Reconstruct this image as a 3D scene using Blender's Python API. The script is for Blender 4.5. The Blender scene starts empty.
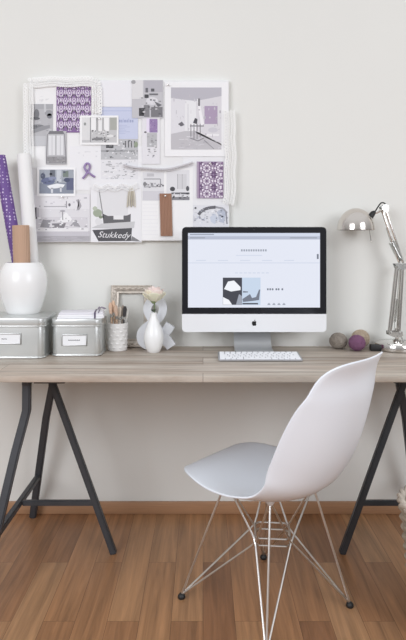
import bpy, bmesh, math, random
from mathutils import Vector, Matrix
R = random.Random(7)
SC = bpy.context.scene
COL = SC.collection
# ------------------------------------------------------------------ photo geometry
F_PX, CX, HY, CAM_H = 600.0, 203.0, 244.0, 1.157
WALL = 2.571            # distance camera plane -> back wall
DESK = 0.72             # height of the desk surface
def P(px, py, d): return Vector(((px-CX)*d/F_PX, d, CAM_H-(py-HY)*d/F_PX))

# ------------------------------------------------------------------ materials
def lin(h):
    h = h.lstrip('#'); out = []
    for i in (0, 2, 4):
        c = int(h[i:i+2], 16)/255
        out.append(c/12.92 if c <= .04045 else ((c+.055)/1.055)**2.4)
    return (*out, 1)
_m = {}
def mat(h, rough=.6, metal=0., emit=0., noise=0., scale=60., bump=0., spec=.5, stretch=None, name=None):
    key = (h, rough, metal, emit, noise, scale, bump, spec, stretch)
    if key in _m: return _m[key]
    m = bpy.data.materials.new(name or 'surface'); m.use_nodes = True
    n = m.node_tree.nodes; l = m.node_tree.links; b = n['Principled BSDF']
    b.inputs['Base Color'].default_value = lin(h)
    b.inputs['Roughness'].default_value = rough; b.inputs['Metallic'].default_value = metal
    b.inputs['Specular IOR Level'].default_value = spec
    if emit:
        b.inputs['Emission Color'].default_value = lin(h); b.inputs['Emission Strength'].default_value = emit
        b.inputs['Base Color'].default_value = (.01, .01, .01, 1)
    if noise or bump:
        tc = n.new('ShaderNodeTexCoord'); mp = n.new('ShaderNodeMapping'); nz = n.new('ShaderNodeTexNoise')
        mp.inputs['Scale'].default_value = stretch or (1, 1, 1)
        nz.inputs['Scale'].default_value = scale; nz.inputs['Detail'].default_value = 5
        l.new(tc.outputs['Object'], mp.inputs[0]); l.new(mp.outputs[0], nz.inputs['Vector'])
        if noise:
            hs = n.new('ShaderNodeHueSaturation'); hs.inputs['Color'].default_value = lin(h)
            mr = n.new('ShaderNodeMapRange'); mr.inputs['From Min'].default_value = .25; mr.inputs['From Max'].default_value = .75
            mr.inputs['To Min'].default_value = 1-noise; mr.inputs['To Max'].default_value = 1+noise
            l.new(nz.outputs['Fac'], mr.inputs[0]); l.new(mr.outputs[0], hs.inputs['Value']); l.new(hs.outputs[0], b.inputs['Base Color'])
        if bump:
            bp = n.new('ShaderNodeBump'); bp.inputs['Strength'].default_value = bump; bp.inputs['Distance'].default_value = .004
            l.new(nz.outputs['Fac'], bp.inputs['Height']); l.new(bp.outputs[0], b.inputs['Normal'])
    _m[key] = m
    return m

def wood_boards(cols, width, length, along, grain, rough, seam, seamcol, gstr, offset=.37, wash=None):
    """boards of a given width running along an axis, tone varied board by board, with grain"""
    m = bpy.data.materials.new('wooden_boards'); m.use_nodes = True
    n = m.node_tree.nodes; l = m.node_tree.links; b = n['Principled BSDF']
    tc = n.new('ShaderNodeTexCoord'); mp = n.new('ShaderNodeMapping')
    if along == 'y': mp.inputs['Rotation'].default_value = (0, 0, math.radians(90))
    l.new(tc.outputs['Object'], mp.inputs[0])
    br = n.new('ShaderNodeTexBrick'); br.offset = offset; br.offset_frequency = 2
    br.inputs['Scale'].default_value = 1; br.inputs['Brick Width'].default_value = length
    br.inputs['Row Height'].default_value = width; br.inputs['Mortar Size'].default_value = seam
    br.inputs['Mortar Smooth'].default_value = .1; br.inputs['Bias'].default_value = 0
    br.inputs['Color1'].default_value = (0, 0, 0, 1); br.inputs['Color2'].default_value = (1, 1, 1, 1)
    br.inputs['Mortar'].default_value = (.5, .5, .5, 1)
    l.new(mp.outputs[0], br.inputs['Vector'])
    ramp = n.new('ShaderNodeValToRGB'); cr = ramp.color_ramp
    cr.elements[0].color = lin(cols[0]); cr.elements[1].color = lin(cols[-1])
    for i, c in enumerate(cols[1:-1]):
        e = cr.elements.new((i+1)/(len(cols)-1)); e.color = lin(c)
    l.new(br.outputs['Color'], ramp.inputs[0])
    # shift grain per board so that it breaks at the seams
    add = n.new('ShaderNodeVectorMath'); add.operation = 'MULTIPLY_ADD'
    add.inputs[1].default_value = (7, 13, 5)
    l.new(br.outputs['Color'], add.inputs[0]); l.new(mp.outputs[0], add.inputs[2])
    m2 = n.new('ShaderNodeMapping'); m2.inputs['Scale'].default_value = grain
    l.new(add.outputs[0], m2.inputs[0])
    nz = n.new('ShaderNodeTexNoise'); nz.inputs['Scale'].default_value = 1; nz.inputs['Detail'].default_value = 8; nz.inputs['Roughness'].default_value = .62
    nz.inputs['Distortion'].default_value = .6
    l.new(m2.outputs[0], nz.inputs['Vector'])
    mr = n.new('ShaderNodeMapRange'); mr.inputs['From Min'].default_value = .3; mr.inputs['From Max'].default_value = .7
    mr.inputs['To Min'].default_value = 1-gstr; mr.inputs['To Max'].default_value = 1+gstr
    l.new(nz.outputs['Fac'], mr.inputs[0])
    hs = n.new('ShaderNodeHueSaturation'); l.new(ramp.outputs[0], hs.inputs['Color']); l.new(mr.outputs[0], hs.inputs['Value'])
    mx = n.new('ShaderNodeMix'); mx.data_type = 'RGBA'
    src = hs.outputs[0]
    if wash:
        n2 = n.new('ShaderNodeTexNoise'); n2.inputs['Scale'].default_value = 1; n2.inputs['Detail'].default_value = 6; n2.inputs['Roughness'].default_value = .7
        m3 = n.new('ShaderNodeMapping'); m3.inputs['Scale'].default_value = (1.3, 16, 4); l.new(add.outputs[0], m3.inputs[0]); l.new(m3.outputs[0], n2.inputs['Vector'])
        r2 = n.new('ShaderNodeMapRange'); r2.inputs['From Min'].default_value = .45; r2.inputs['From Max'].default_value = .68; r2.inputs['To Max'].default_value = .8
        l.new(n2.outputs['Fac'], r2.inputs[0]); x2 = n.new('ShaderNodeMix'); x2.data_type = 'RGBA'
        l.new(r2.outputs[0], x2.inputs['Factor']); l.new(src, x2.inputs['A']); x2.inputs['B'].default_value = lin(wash); src = x2.outputs['Result']
    l.new(br.outputs['Fac'], mx.inputs['Factor']); l.new(src, mx.inputs['A']); mx.inputs['B'].default_value = lin(seamcol)
    l.new(mx.outputs['Result'], b.inputs['Base Color'])
    b.inputs['Roughness'].default_value = rough
    bp = n.new('ShaderNodeBump'); bp.inputs['Strength'].default_value = .15; bp.inputs['Distance'].default_value = .002
    l.new(nz.outputs['Fac'], bp.inputs['Height']); l.new(bp.outputs[0], b.inputs['Normal'])
    return m

# ------------------------------------------------------------------ mesh helpers
def build(name, bm, mats, parent=None, smooth=35, loc=None):
    me = bpy.data.meshes.new(name)
    bmesh.ops.recalc_face_normals(bm, faces=bm.faces[:])
    bm.to_mesh(me); bm.free()
    for m in (mats if isinstance(mats, (list, tuple)) else [mats]): me.materials.append(m)
    if smooth:
        me.polygons.foreach_set('use_smooth', [True]*len(me.polygons)); me.set_sharp_from_angle(angle=math.radians(smooth))
    o = bpy.data.objects.new(name, me); COL.objects.link(o)
    if loc is not None: o.location = loc
    if parent: o.parent = parent
    return o
def thing(name, label, cat, loc=(0, 0, 0), rotz=0., group=None):
    o = bpy.data.objects.new(name, None); COL.objects.link(o); o.location = loc; o.rotation_euler = (0, 0, rotz)
    o.empty_display_size = .05
    return tag(o, label, cat, group)
def tag(o, label, cat, group=None):
    o['label'] = label; o['category'] = cat
    if group: o['group'] = group
    return o
def B(): return bmesh.new()
def merge(bm, other, mi=0):
    me = bpy.data.meshes.new('tmp')
    for f in other.faces: f.material_index = mi
    other.to_mesh(me); other.free(); bm.from_mesh(me); bpy.data.meshes.remove(me)
def box(bm, lo, hi, bevel=0., seg=2, mi=0, mtx=None):
    b = B(); bmesh.ops.create_cube(b, size=1)
    lo, hi = Vector(lo), Vector(hi); c = (lo+hi)/2; s = hi-lo
    for v in b.verts: v.co = Vector((v.co.x*s.x+c.x, v.co.y*s.y+c.y, v.co.z*s.z+c.z))
    if bevel: bmesh.ops.bevel(b, geom=b.edges[:], offset=bevel, segments=seg, profile=.5, affect='EDGES')
    if mtx: b.transform(mtx)
    merge(bm, b, mi)
def rbox(bm, x0, x1, y0, y1, z0, z1, rad, bev=.002, mi=0, seg=8):
    """box with rounded vertical corners"""
    pts = []
    for cx, cy, a0 in ((x1-rad, y0+rad, -90), (x1-rad, y1-rad, 0), (x0+rad, y1-rad, 90), (x0+rad, y0+rad, 180)):
        for k in range(seg+1):
            a = math.radians(a0+90*k/seg); pts.append((cx+rad*math.cos(a), cy+rad*math.sin(a)))
    b = B(); lo = [b.verts.new((x, y, z0)) for x, y in pts]; hi = [b.verts.new((x, y, z1)) for x, y in pts]
    n = len(pts); bot = b.faces.new(lo[::-1]); top = b.faces.new(hi)
    for i in range(n): b.faces.new((lo[i], lo[(i+1) % n], hi[(i+1) % n], hi[i]))
    if bev: bmesh.ops.bevel(b, geom=list(top.edges)+list(bot.edges), offset=bev, segments=3, profile=.5, affect='EDGES')
    merge(bm, b, mi)
def lathe(bm, prof, c=(0, 0, 0), seg=48, mi=0, mtx=None, cap=True):
    b = B(); rings = []
    for r, z in prof:
        if r < 1e-6: rings.append([b.verts.new((0, 0, z))])
        else: rings.append([b.verts.new((r*math.cos(2*math.pi*k/seg), r*math.sin(2*math.pi*k/seg), z)) for k in range(seg)])
    for A, D in zip(rings, rings[1:]):
        for k in range(seg):
            k2 = (k+1) % seg
            if len(A) == 1 and len(D) == 1: continue
            if len(A) == 1: b.faces.new((A[0], D[k2], D[k]))
            elif len(D) == 1: b.faces.new((A[k], A[k2], D[0]))
            else: b.faces.new((A[k], A[k2], D[k2], D[k]))
    if cap:
        for ring in (rings[0], rings[-1]):
            if len(ring) > 1: b.faces.new(ring)
    if mtx: b.transform(mtx)
    b.transform(Matrix.Translation(Vector(c)))
    merge(bm, b, mi)
def frame_dir(t):
    t = t.normalized(); up = Vector((0, 0, 1)) if abs(t.z) < .95 else Vector((0, 1, 0))
    a = t.cross(up).normalized(); return a, t.cross(a).normalized()
def tube(bm, pts, r, seg=12, mi=0, closed=False, square=False, radii=None):
    pts = [Vector(p) for p in pts]; n = len(pts); rings = []; b = B(); prev = None
    if square: seg = 4
    for i, p in enumerate(pts):
        if closed: t = (pts[(i+1) % n]-pts[i-1])
        else: t = (pts[min(i+1, n-1)]-pts[max(i-1, 0)])
        t.normalize()
        if prev is None: a, c = frame_dir(t)
        else:
            a = (prev-t*prev.dot(t)); a = a.normalized() if a.length > 1e-6 else frame_dir(t)[0]; c = t.cross(a).normalized()
        prev = a; rr = radii[i] if radii else r
        off = math.pi/4 if square else 0
        k = 1.25 if square else 1
        rings.append([b.verts.new(p+(a*math.cos(2*math.pi*j/seg+off)+c*math.sin(2*math.pi*j/seg+off))*rr*k) for j in range(seg)])
    last = n if closed else n-1
    for i in range(last):
        A, D = rings[i], rings[(i+1) % n]
        for j in range(seg): b.faces.new((A[j], A[(j+1) % seg], D[(j+1) % seg], D[j]))
    if not closed: b.faces.new(rings[0][::-1]); b.faces.new(rings[-1])
    if square:
        bmesh.ops.recalc_face_normals(b, faces=b.faces[:])
        bmesh.ops.bevel(b, geom=[e for e in b.edges if len(e.link_faces) == 2 and e.calc_face_angle() > .8], offset=r*.25, segments=2, affect='EDGES')
    merge(bm, b, mi)
def prism(bm, pts, y0, y1, mi=0, f=None):
    """closed outline (x,z) pushed through from y0 (front) to y1"""
    b = B(); A = [b.verts.new((x, y0, z)) for x, z in pts]; D = [b.verts.new((x, y1, z)) for x, z in pts]; n = len(pts)
    b.faces.new(A); b.faces.new(D[::-1])
    for i in range(n): b.faces.new((A[i], D[i], D[(i+1) % n], A[(i+1) % n]))
    bmesh.ops.triangulate(b, faces=[x for x in b.faces if len(x.verts) > 4])
    if f: b.transform(f)
    merge(bm, b, mi)
def bez(pts, n=8):
    """Catmull-Rom through points"""
    pts = [Vector(p) for p in pts]; out = []
    for i in range(len(pts)-1):
        p0, p1, p2, p3 = pts[max(i-1, 0)], pts[i], pts[i+1], pts[min(i+2, len(pts)-1)]
        for k in range(n):
            t = k/n
            out.append(.5*((2*p1)+(p2-p0)*t+(2*p0-5*p1+4*p2-p3)*t*t+(3*p1-p0-3*p2+p3)*t**3))
    out.append(pts[-1]); return out
def text_bm(body, size, shear=0., extr=.0003, bold=0.):
    cu = bpy.data.curves.new('t', 'FONT'); cu.body = body; cu.size = size; cu.shear = shear; cu.extrude = extr; cu.offset = bold
    cu.align_x = 'CENTER'; cu.align_y = 'CENTER'; cu.resolution_u = 3
    o = bpy.data.objects.new('t', cu); COL.objects.link(o)
    dg = bpy.context.evaluated_depsgraph_get(); me = bpy.data.meshes.new_from_object(o.evaluated_get(dg))
    b = B(); b.from_mesh(me); bpy.data.objects.remove(o); bpy.data.curves.remove(cu); bpy.data.meshes.remove(me)
    b.transform(Matrix.Rotation(math.radians(90), 4, 'X'))
    return b

# ------------------------------------------------------------------ shared materials
M_chrome = mat('d9d6d2', .12, 1.); M_steel = mat('c9c9c6', .2, 1.)
M_tin = mat('d3d5d3', .36, .8, noise=.05, scale=9)
M_black = mat('1b1b1c', .5); M_iron = mat('424448', .45, .2, noise=.1, scale=30)
M_ceram = mat('f1f1f0', .25); M_white = mat('efefee', .55); M_shell = mat('ebf0f7', .32)
M_paper = mat('f0f0f1', .8); M_brass = mat('b9b4ac', .35, 1.)

# ================================================================== SETTING
def struct(name, bm, m, smooth=0):
    o = build(name, bm, m, smooth=smooth); o['kind'] = 'structure'; return o
b = B(); box(b, (-3.2, WALL+.012, 0), (3.2, WALL+.13, 2.7)); struct('wall_back', b, mat('e5e5e0', .9, noise=.012, scale=2.2, name='painted_plaster'))
b = B(); box(b, (-3.2, -1.6, -.1), (3.2, WALL+.13, 0))
struct('floor', b, wood_boards(['855d40', '9d7350', '906747', 'ad8560', '996d4a'], .098, .92, 'y', (2.2, 42, 3), .36, .0006, '5a3d2a', .34))
b = B(); box(b, (-3.2, WALL-.003, 0), (3.2, WALL+.012, .052), .004); struct('baseboard_back', b, mat('aa8262', .45, noise=.1, scale=8, stretch=(1, 6, 30), name='oak_trim'), 35)

# ================================================================== DESK
DF, DB = 1.988, 2.566
b = B(); box(b, (-.96, DF, DESK-.022), (1.13, DB, DESK), .003)
M_desk = wood_boards(['9a8b7d', 'b4a698', '92857a', 'bbae9f'], .145, 1.9, 'x', (2.2, 46, 8), .55, .001, '7b6c60', .36, wash='cfc8bc')
tag(build('desk', b, M_desk), 'long weathered grey-brown wooden desk top laid across two trestles', 'desk')

def trestle(label, mx, sgn):
    t = thing('trestle', label, 'trestle', (mx, 2.243, 0), 0, 'black metal trestles under the desk')
    S = lambda s, d, z: Vector((s*sgn, d-2.243, z))     # s: outward distance from mx-line
    # bent pair of legs
    def leg(path, w):
        q = B(); tube(q, path, w, square=True); return build('leg', q, M_iron, t)
    A = [(.213, 2.068, .68), (.213, 2.066, .585), (.222, 2.061, .545), (.244, 2.045, .45), (.327, 1.943, .0)]
    Bk = [(.213, 2.418, .68), (.213, 2.42, .585), (.222, 2.425, .545), (.244, 2.441, .45), (.327, 2.543, .0)]
    leg([S(*p) for p in A], .0155); leg([S(*p) for p in Bk], .0155)
    leg([S(.186, 2.243, .685), S(-.061, 2.243, 0)], .0135)
    q = B(); box(q, S(.225, 2.05, .672) if sgn > 0 else S(.2, 2.05, .672), S(.2, 2.436, .698) if sgn < 0 and False else (S(.2, 2.436, .697) if sgn < 0 else S(.225, 2.436, .697)))
    q.free(); q = B()
    xs = sorted((.2*sgn, .226*sgn)); box(q, (xs[0], 2.05-2.243, .672), (xs[1], 2.436-2.243, .6975), .003)
    xs = sorted((.09*sgn, .2*sgn)); box(q, (xs[0], 2.10-2.243, .668), (xs[1], 2.40-2.243, .6975), .003)
    build('head', q, M_iron, t)
    q = B(); tube(q, [S(.292, 1.985, .19), S(.292, 2.501, .19)], .012, square=True); build('crossbar', q, M_iron, t)
    q = B(); tube(q, [S(.28, 2.243, .19), S(.012, 2.243, .19)], .0105, square=True); build('strut', q, M_iron, t)
    return t
trestle('dark metal trestle under the left end of the desk, below the tin boxes', -.394, -1)
trestle('dark metal trestle under the right end of the desk, behind the white chair', .580, 1)

# ================================================================== TIN BOXES
def tin(label, x0, x1, y0, y1, h, lidh, lab, group):
    cx, cy = (x0+x1)/2, (y0+y1)/2; w, d = (x1-x0)/2, (y1-y0)/2
    t = thing('tin_box', label, 'storage box', (cx, cy, DESK), 0, group)
    q = B(); rbox(q, -w+.004, w-.004, -d+.004, d-.004, 0, h-lidh+.004, .025, .003)
    rbox(q, -w+.001, w-.001, -d+.001, d-.001, .001, .007, .027, .003); build('body', q, M_tin, t)
    q = B(); rbox(q, -w, w, -d, d, h-lidh+.001, h, .028, .007); rbox(q, -w-.0015, w+.0015, -d-.0015, d+.0015, h-lidh, h-lidh+.005, .0295, .002)
    build('lid', q, M_tin, t)
    lx0, lx1, lz0, lz1 = lab
    lx0 -= cx; lx1 -= cx; lz0 -= DESK; lz1 -= DESK; f = -d-.001
    q = B(); e = .0035
    for a in (((lx0, f, lz0), (lx1, f+.006, lz0+e)), ((lx0, f, lz1-e), (lx1, f+.006, lz1)), ((lx0, f, lz0), (lx0+e, f+.006, lz1)), ((lx1-e, f, lz0), (lx1, f+.006, lz1))):
        box(q, a[0], a[1], .001)
    hd = build('label_holder', q, mat('b4b4b2', .35, 1.), t)
    q = B(); box(q, (lx0+.002, f+.0025, lz0+.002), (lx1-.002, f+.006, lz1-.002))
    zc = (lz0+lz1)/2; n = 4 if lx1-lx0 > .1 else 11; W = .022 if n == 4 else .046; x = (lx0+lx1)/2-W/2
    for k in range(n):
        box(q, (x+k*W/n, f+.0018, zc-.002), (x+(k+.6)*W/n, f+.0026, zc+.0022-.0012*(k % 2)), mi=1)
    build('label_card', q, [M_paper, mat('6a6a70', .8)], hd, 0)
    return t
d0 = 2.282
tin('large silver tin box at the left edge under the round white vase', -.915, P(44, 0, d0).x, d0, 2.5, .155, .034,
    (P(-12, 0, d0).x, P(21, 0, d0).x, P(0, 344.5, d0).z, P(0, 333.5, d0).z), 'silver tin boxes on the desk')
d1 = 2.33
tin('smaller silver tin box carrying the white paper bundle, left of the brush cup', P(50, 0, d1).x, P(101, 0, d1).x, d1, 2.49, .145, .03,
    (P(61.5, 0, d1).x, P(87, 0, d1).x, P(0, 346, d1).z, P(0, 334.5, d1).z), 'silver tin boxes on the desk')

# paper bundle on the small tin
zt = DESK+.145
t = thing('paper_bundle', 'stack of white note papers tied with a purple ribbon on the smaller tin box', 'stationery', (-.485, 2.412, zt), math.radians(7))
for k in range(3):
    q = B(); box(q, (-.092+.003*k, -.062+.002*k, .0075*k), (.088-.002*k, .062-.002*k, .0075*k+.007), .0012); build('note_block', q, mat(['ecebee', 'f3f2f4', 'e4e2e8'][k], .7), t)
q = B(); box(q, (.050, -.0635, .0003), (.056, .0635, .0235), .0006); box(q, (.066, -.0625, .021), (.0685, .0625, .0242), .0005)
build('ribbon', q, mat('4e3f5e', .5), t)
for a, l0 in ((25, .035), (-20, .03), (70, .026)):
    q = B(); ca, sa = math.cos(math.radians(a)), math.sin(math.radians(a))
    tube(q, [(.06, .03, .026), (.06+l0*.5*ca, .03+l0*.5*sa, .034), (.06+l0*ca, .03+l0*sa, .027)], .0022, 6); build('ribbon_tail', q, mat('8d8391', .6), t)

# ================================================================== BIG VASE WITH ROLLS
vx, vy, vz = P(23.3, 0, 2.455).x, 2.455, DESK+.155
prof = [(.0, 0), (.062, 0), (.066, .004), (.07, .014), (.082, .05), (.093, .09), (.0965, .125), (.093, .16), (.083, .187), (.073, .202), (.0705, .207),
        (.068, .207), (.0665, .202), (.078, .183), (.087, .155), (.09, .12), (.087, .09), (.076, .05), (.062, .015), (.0, .012)]
b = B(); lathe(b, prof, seg=64); o = build('vase', b, M_ceram, loc=(vx, vy, vz)); tag(o, 'round white ceramic vase holding paper rolls on the large tin box', 'vase')
def roll(name, label, bot, top, r, m, cat):
    b = B(); bot, top = Vector(bot), Vector(top); ax = (top-bot); L = ax.length
    mt = ax.to_track_quat('Z', 'Y').to_matrix().to_4x4(); ri = r*.86
    lathe(b, [(ri, .0), (r, .0), (r, L), (ri, L), (ri, .0)], seg=40, mtx=mt, cap=False)
    # loose outer lap of the sheet
    lap = [Vector((math.cos(a)*(r+.0012), math.sin(a)*(r+.0012), 0)) for a in [math.radians(-150+6*k) for k in range(12)]]
    bb = B(); lo = [bb.verts.new(p) for p in lap]; hi = [bb.verts.new(p+Vector((0, 0, L))) for p in lap]
    for i in range(len(lap)-1): bb.faces.new((lo[i], lo[i+1], hi[i+1], hi[i]))
    bb.transform(mt); merge(b, bb)
    return tag(build(name, b, m, loc=Vector((vx, vy, vz))+bot), label, cat, 'paper rolls in the white vase')
def dotted(base, dot):
    m = mat(base, .5, name='dotted_paper').copy(); n = m.node_tree.nodes; l = m.node_tree.links; bs = n['Principled BSDF']
    tc = n.new('ShaderNodeTexCoord'); vo = n.new('ShaderNodeTexVoronoi'); vo.inputs['Scale'].default_value = 72; vo.inputs['Randomness'].default_value = .25
    l.new(tc.outputs['Object'], vo.inputs['Vector'])
    lt = n.new('ShaderNodeMath'); lt.operation = 'LESS_THAN'; lt.inputs[1].default_value = .3; l.new(vo.outputs['Distance'], lt.inputs[0])
    mx = n.new('ShaderNodeMix'); mx.data_type = 'RGBA'; mx.inputs['A'].default_value = lin(base); mx.inputs['B'].default_value = lin(dot)
    l.new(lt.outputs[0], mx.inputs['Factor']); l.new(mx.outputs['Result'], bs.inputs['Base Color']); return m
roll('gift_wrap_roll', 'purple gift wrap roll with pale dots leaning left in the white vase', (.000, .02, .06), (-.106, .022, .645), .025, dotted('6a4b90', 'cfc3e0'), 'paper roll')
roll('paper_roll', 'tall plain white paper roll standing in the white vase', (.038, .02, .075), (-.010, .042, .655), .028, mat('efefee', .7), 'paper roll')
def corrug(c, freq, name):
    m = mat(c, .8, name=name).copy(); n = m.node_tree.nodes; l = m.node_tree.links; bs = n['Principled BSDF']
    tc = n.new('ShaderNodeTexCoord'); w = n.new('ShaderNodeTexWave'); w.inputs['Scale'].default_value = freq; w.bands_direction = 'X'; w.inputs['Distortion'].default_value = .5
    l.new(tc.outputs['Object'], w.inputs['Vector'])
    bp = n.new('ShaderNodeBump'); bp.inputs['Strength'].default_value = .5; bp.inputs['Distance'].default_value = .002
    l.new(w.outputs['Fac'], bp.inputs['Height']); l.new(bp.outputs[0], bs.inputs['Normal']); return m
roll('corrugated_paper_roll', 'short brown corrugated paper roll at the front of the white vase', (.009, -.033, .05), (-.001, -.031, .357), .0335, corrug('c2a189', 45, 'kraft_board'), 'paper roll')

# ================================================================== BRUSH CUP
cxp = P(117.6, 0, 2.472)
b = B(); lathe(b, [(0, 0), (.036, 0), (.0385, .003), (.042, .108), (.0425, .113), (.0405, .1135), (.0395, .108), (.036, .006), (0, .005)], seg=48)
for k in range(9):
    for j in range(6):
        a = 2*math.pi*(k+.5*(j % 2))/9+.3; z = .015+.016*j; r = .0388+z*.031
        bb = B(); bmesh.ops.create_uvsphere(bb, u_segments=8, v_segments=6, radius=.0058)
        for v in bb.verts: v.co = Vector((v.co.x*.35, v.co.y*1.5, v.co.z*.8))
        bb.transform(Matrix.Translation((r*math.cos(a), r*math.sin(a), z)) @ Matrix.Rotation(a, 4, 'Z')); merge(b, bb)
o = build('brush_cup', b, mat('e4e2df', .5), loc=(cxp.x, 2.472, DESK)); tag(o, 'white embossed ceramic cup full of brushes, right of the tin boxes', 'cup')
brushes = [(-.016, -.01, -.030, .0, .178, 'd4b49c', 'bristle'), (-.004, .006, -.020, .01, .185, 'd8b79c', 'bristle'), (-.012, .012, -.034, .016, .172, 'ddc4ac', 'wood'),
           (.006, -.012, -.006, -.012, .168, 'c9ad98', 'bristle'), (.012, .008, .020, .012, .165, '8d8277', 'dark'), (.016, -.004, .032, -.004, .163, '3e3c3c', 'dark'), (.0, -.002, .010, .008, .16, 'cfc3b4', 'wood'), (.018, .012, .038, .014, .152, 'e3e0da', 'pen')]
blab = ['thin tan brush leaning furthest forward on the left of the cup', 'tallest tan brush in the white cup', 'pale wooden brush leaning left at the back of the cup', 'brown brush upright at the front of the cup',
        'grey-brown thick brush on the right of the cup', 'black brush leaning right in the cup', 'short cream wooden stick in the middle of the cup', 'white pen leaning furthest right in the cup']
for (x0, y0, x1, y1, z, c, kind), lb in zip(brushes, blab):
    t = thing('paint_brush' if kind != 'pen' else 'pen', lb, 'brush' if kind != 'pen' else 'pen', (cxp.x, 2.472, DESK+.006), 0, 'brushes in the cup')
    p0, p1 = Vector((x0, y0, .002)), Vector((x1, y1, z+.012)); D = p1-p0
    q = B(); tube(q, [p0, p0+D*.4, p0+D*.68], .0035, 8); build('handle', q, mat(c if kind != 'bristle' else 'c7a98e', .6), t)
    q = B(); tube(q, [p0+D*.68, p0+D*.75], .0046, 10); build('ferrule', q, M_steel if kind != 'pen' else mat('dddbd8', .4), t)
    q = B(); tube(q, [p0+D*.75, p0+D*.82, p0+D*.94, p1], .004, 8, radii=[.005, .0074, .0078, .0035]); build('bristles' if kind != 'pen' else 'cap', q, mat(c, .9, noise=.2, scale=200), t)

# ================================================================== PICTURE FRAME
fb, ft = 2.537, 2.576     # bottom / top distance: leans on the wall
x0, x1 = P(110, 0, fb).x, P(151.5, 0, fb).x; Hf = .262
cx = (x0+x1)/2; W = x1-x0
fr = thing('picture_frame', 'empty ornate silver-beige picture frame leaning on the wall behind the brush cup', 'picture frame', (cx, fb, DESK))
fr.rotation_euler = (-math.atan2(ft-fb, Hf), 0, 0)
M_fr = mat('c3baaf', .4, .25, noise=.22, scale=70, bump=.4)
def rail(p0, p1, inx, inz, length_dir):
    """mitred moulding from p0 to p1 (outer edge, x,z), profile towards (inx,inz)"""
    prof = [(0, .0), (.0, -.012), (.004, -.017), (.009, -.014), (.014, -.016), (.02, -.013), (.026, -.008), (.033, -.009), (.035, -.004), (.035, 0)]
    b = B(); L = Vector((p1[0]-p0[0], 0, p1[1]-p0[1])); u = L.normalized(); n = Vector((inx, 0, inz)); A = []; D = []
    for t, y in prof:
        A.append(b.verts.new(Vector((p0[0], y, p0[1]))+n*t+u*t)); D.append(b.verts.new(Vector((p1[0], y, p1[1]))+n*t-u*t))
    m = len(prof)
    for i in range(m): b.faces.new((A[i], A[(i+1) % m], D[(i+1) % m], D[i]))
    b.faces.new(A); b.faces.new(D[::-1])
    k = 0; Ln = L.length; s = .02
    while s < Ln-.02:
        bb = B(); bmesh.ops.create_uvsphere(bb, u_segments=8, v_segments=6, radius=.0055)
        for v in bb.verts: v.co = Vector((v.co.x*(1.3 if abs(u.x) > .5 else .8), v.co.y*.7, v.co.z*(.8 if abs(u.x) > .5 else 1.3)))
        p = Vector((p0[0], -.0145, p0[1]))+n*(.012 if k % 2 else .0165)+u*s
        bb.transform(Matrix.Translation(p)); merge(b, bb); s += .0125; k += 1
    return b
for args in (((-W/2, Hf), (W/2, Hf), 0, -1, 0), ((-W/2, 0), (W/2, 0), 0, 1, 0), ((-W/2, 0), (-W/2, Hf), 1, 0, 0), ((W/2, 0), (W/2, Hf), -1, 0, 0)):
    build('rail', rail(*args), M_fr, fr, 30)

# ================================================================== AMPERSAND
da = 2.488
def zpt(u, v): p = P(100+u/4.51, 275+v/4.51, da); return Vector((p.x, 0, p.z))
path = bez([zpt(*p) for p in ((322, 318), (290, 272), (255, 225), (226, 180), (214, 148), (226, 118), (256, 108), (282, 130), (280, 168), (255, 200), (215, 224), (188, 252), (186, 285), (205, 308), (236, 310), (268, 292), (295, 255), (318, 218))], 6)
b = B(); hw = .0165; n = len(path); zmin = 9
L, Rr = [], []
for i, p in enumerate(path):
    t = (path[min(i+1, n-1)]-path[max(i-1, 0)]).normalized(); nn = Vector((-t.z, 0, t.x)); k = hw*(1.25 if i < 6 or i > n-7 else 1.)
    L.append(p+nn*k); Rr.append(p-nn*k)
zmin = min(min(v.z for v in L), min(v.z for v in Rr)); c0 = Vector(((L[0].x+Rr[0].x)/2-.05, 0, zmin)); sl = lambda i: .004*(i/n-.5)
y0, y1 = -.012, .012
grid = [[b.verts.new(Vector((q.x, y+sl(i), q.z))-c0) for q, y in ((L[i], y0), (Rr[i], y0), (Rr[i], y1), (L[i], y1))] for i in range(n)]
for i in range(n-1):
    for j in range(4): b.faces.new((grid[i][j], grid[i][(j+1) % 4], grid[i+1][(j+1) % 4], grid[i+1][j]))
b.faces.new(grid[0]); b.faces.new(grid[-1][::-1])
o = build('ampersand_letter', b, mat('dcdee2', .5), loc=(c0.x, da, DESK), smooth=40); tag(o, 'white standing ampersand letter between the picture frame and the computer', 'decorative letter')

# ================================================================== BUD VASE AND ROSE
bx = P(153.7, 0, 2.425).x; by = 2.425
prof = [(0, 0), (.022, 0), (.026, .004), (.035, .025), (.0395, .05), (.0395, .068), (.035, .09), (.026, .113), (.017, .135), (.0125, .152), (.0122, .16), (.0105, .161), (.0102, .15), (.0145, .133), (.0235, .112), (.0, .02)]
b = B(); lathe(b, prof, seg=48); o = build('bud_vase', b, M_ceram, loc=(bx, by, DESK)); tag(o, 'slim white teardrop vase with a single rose in front of the ampersand', 'vase')
t = thing('rose', 'cream and pale pink rose in the slim white vase', 'flower', (bx, by, DESK+.03))
q = B(); tube(q, bez([(0, 0, 0), (.001, 0, .08), (.0035, 0, .13), (.002, 0, .185)], 5), .0026, 8); build('stem', q, mat('6d7d5a', .6), t)
q = B(); pts = []
bb = B(); lv = []
for i in range(7):
    u = i/6; w = .011*math.sin(math.pi*min(1, u*.93+.05)); lv.append([bb.verts.new((s*w, -.004-.003*abs(s)-.012*u, .137+.028*u-.03*u*u)) for s in (-1, 0, 1)])
for i in range(6):
    for j in range(2): bb.faces.new((lv[i][j], lv[i][j+1], lv[i+1][j+1], lv[i+1][j]))
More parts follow.
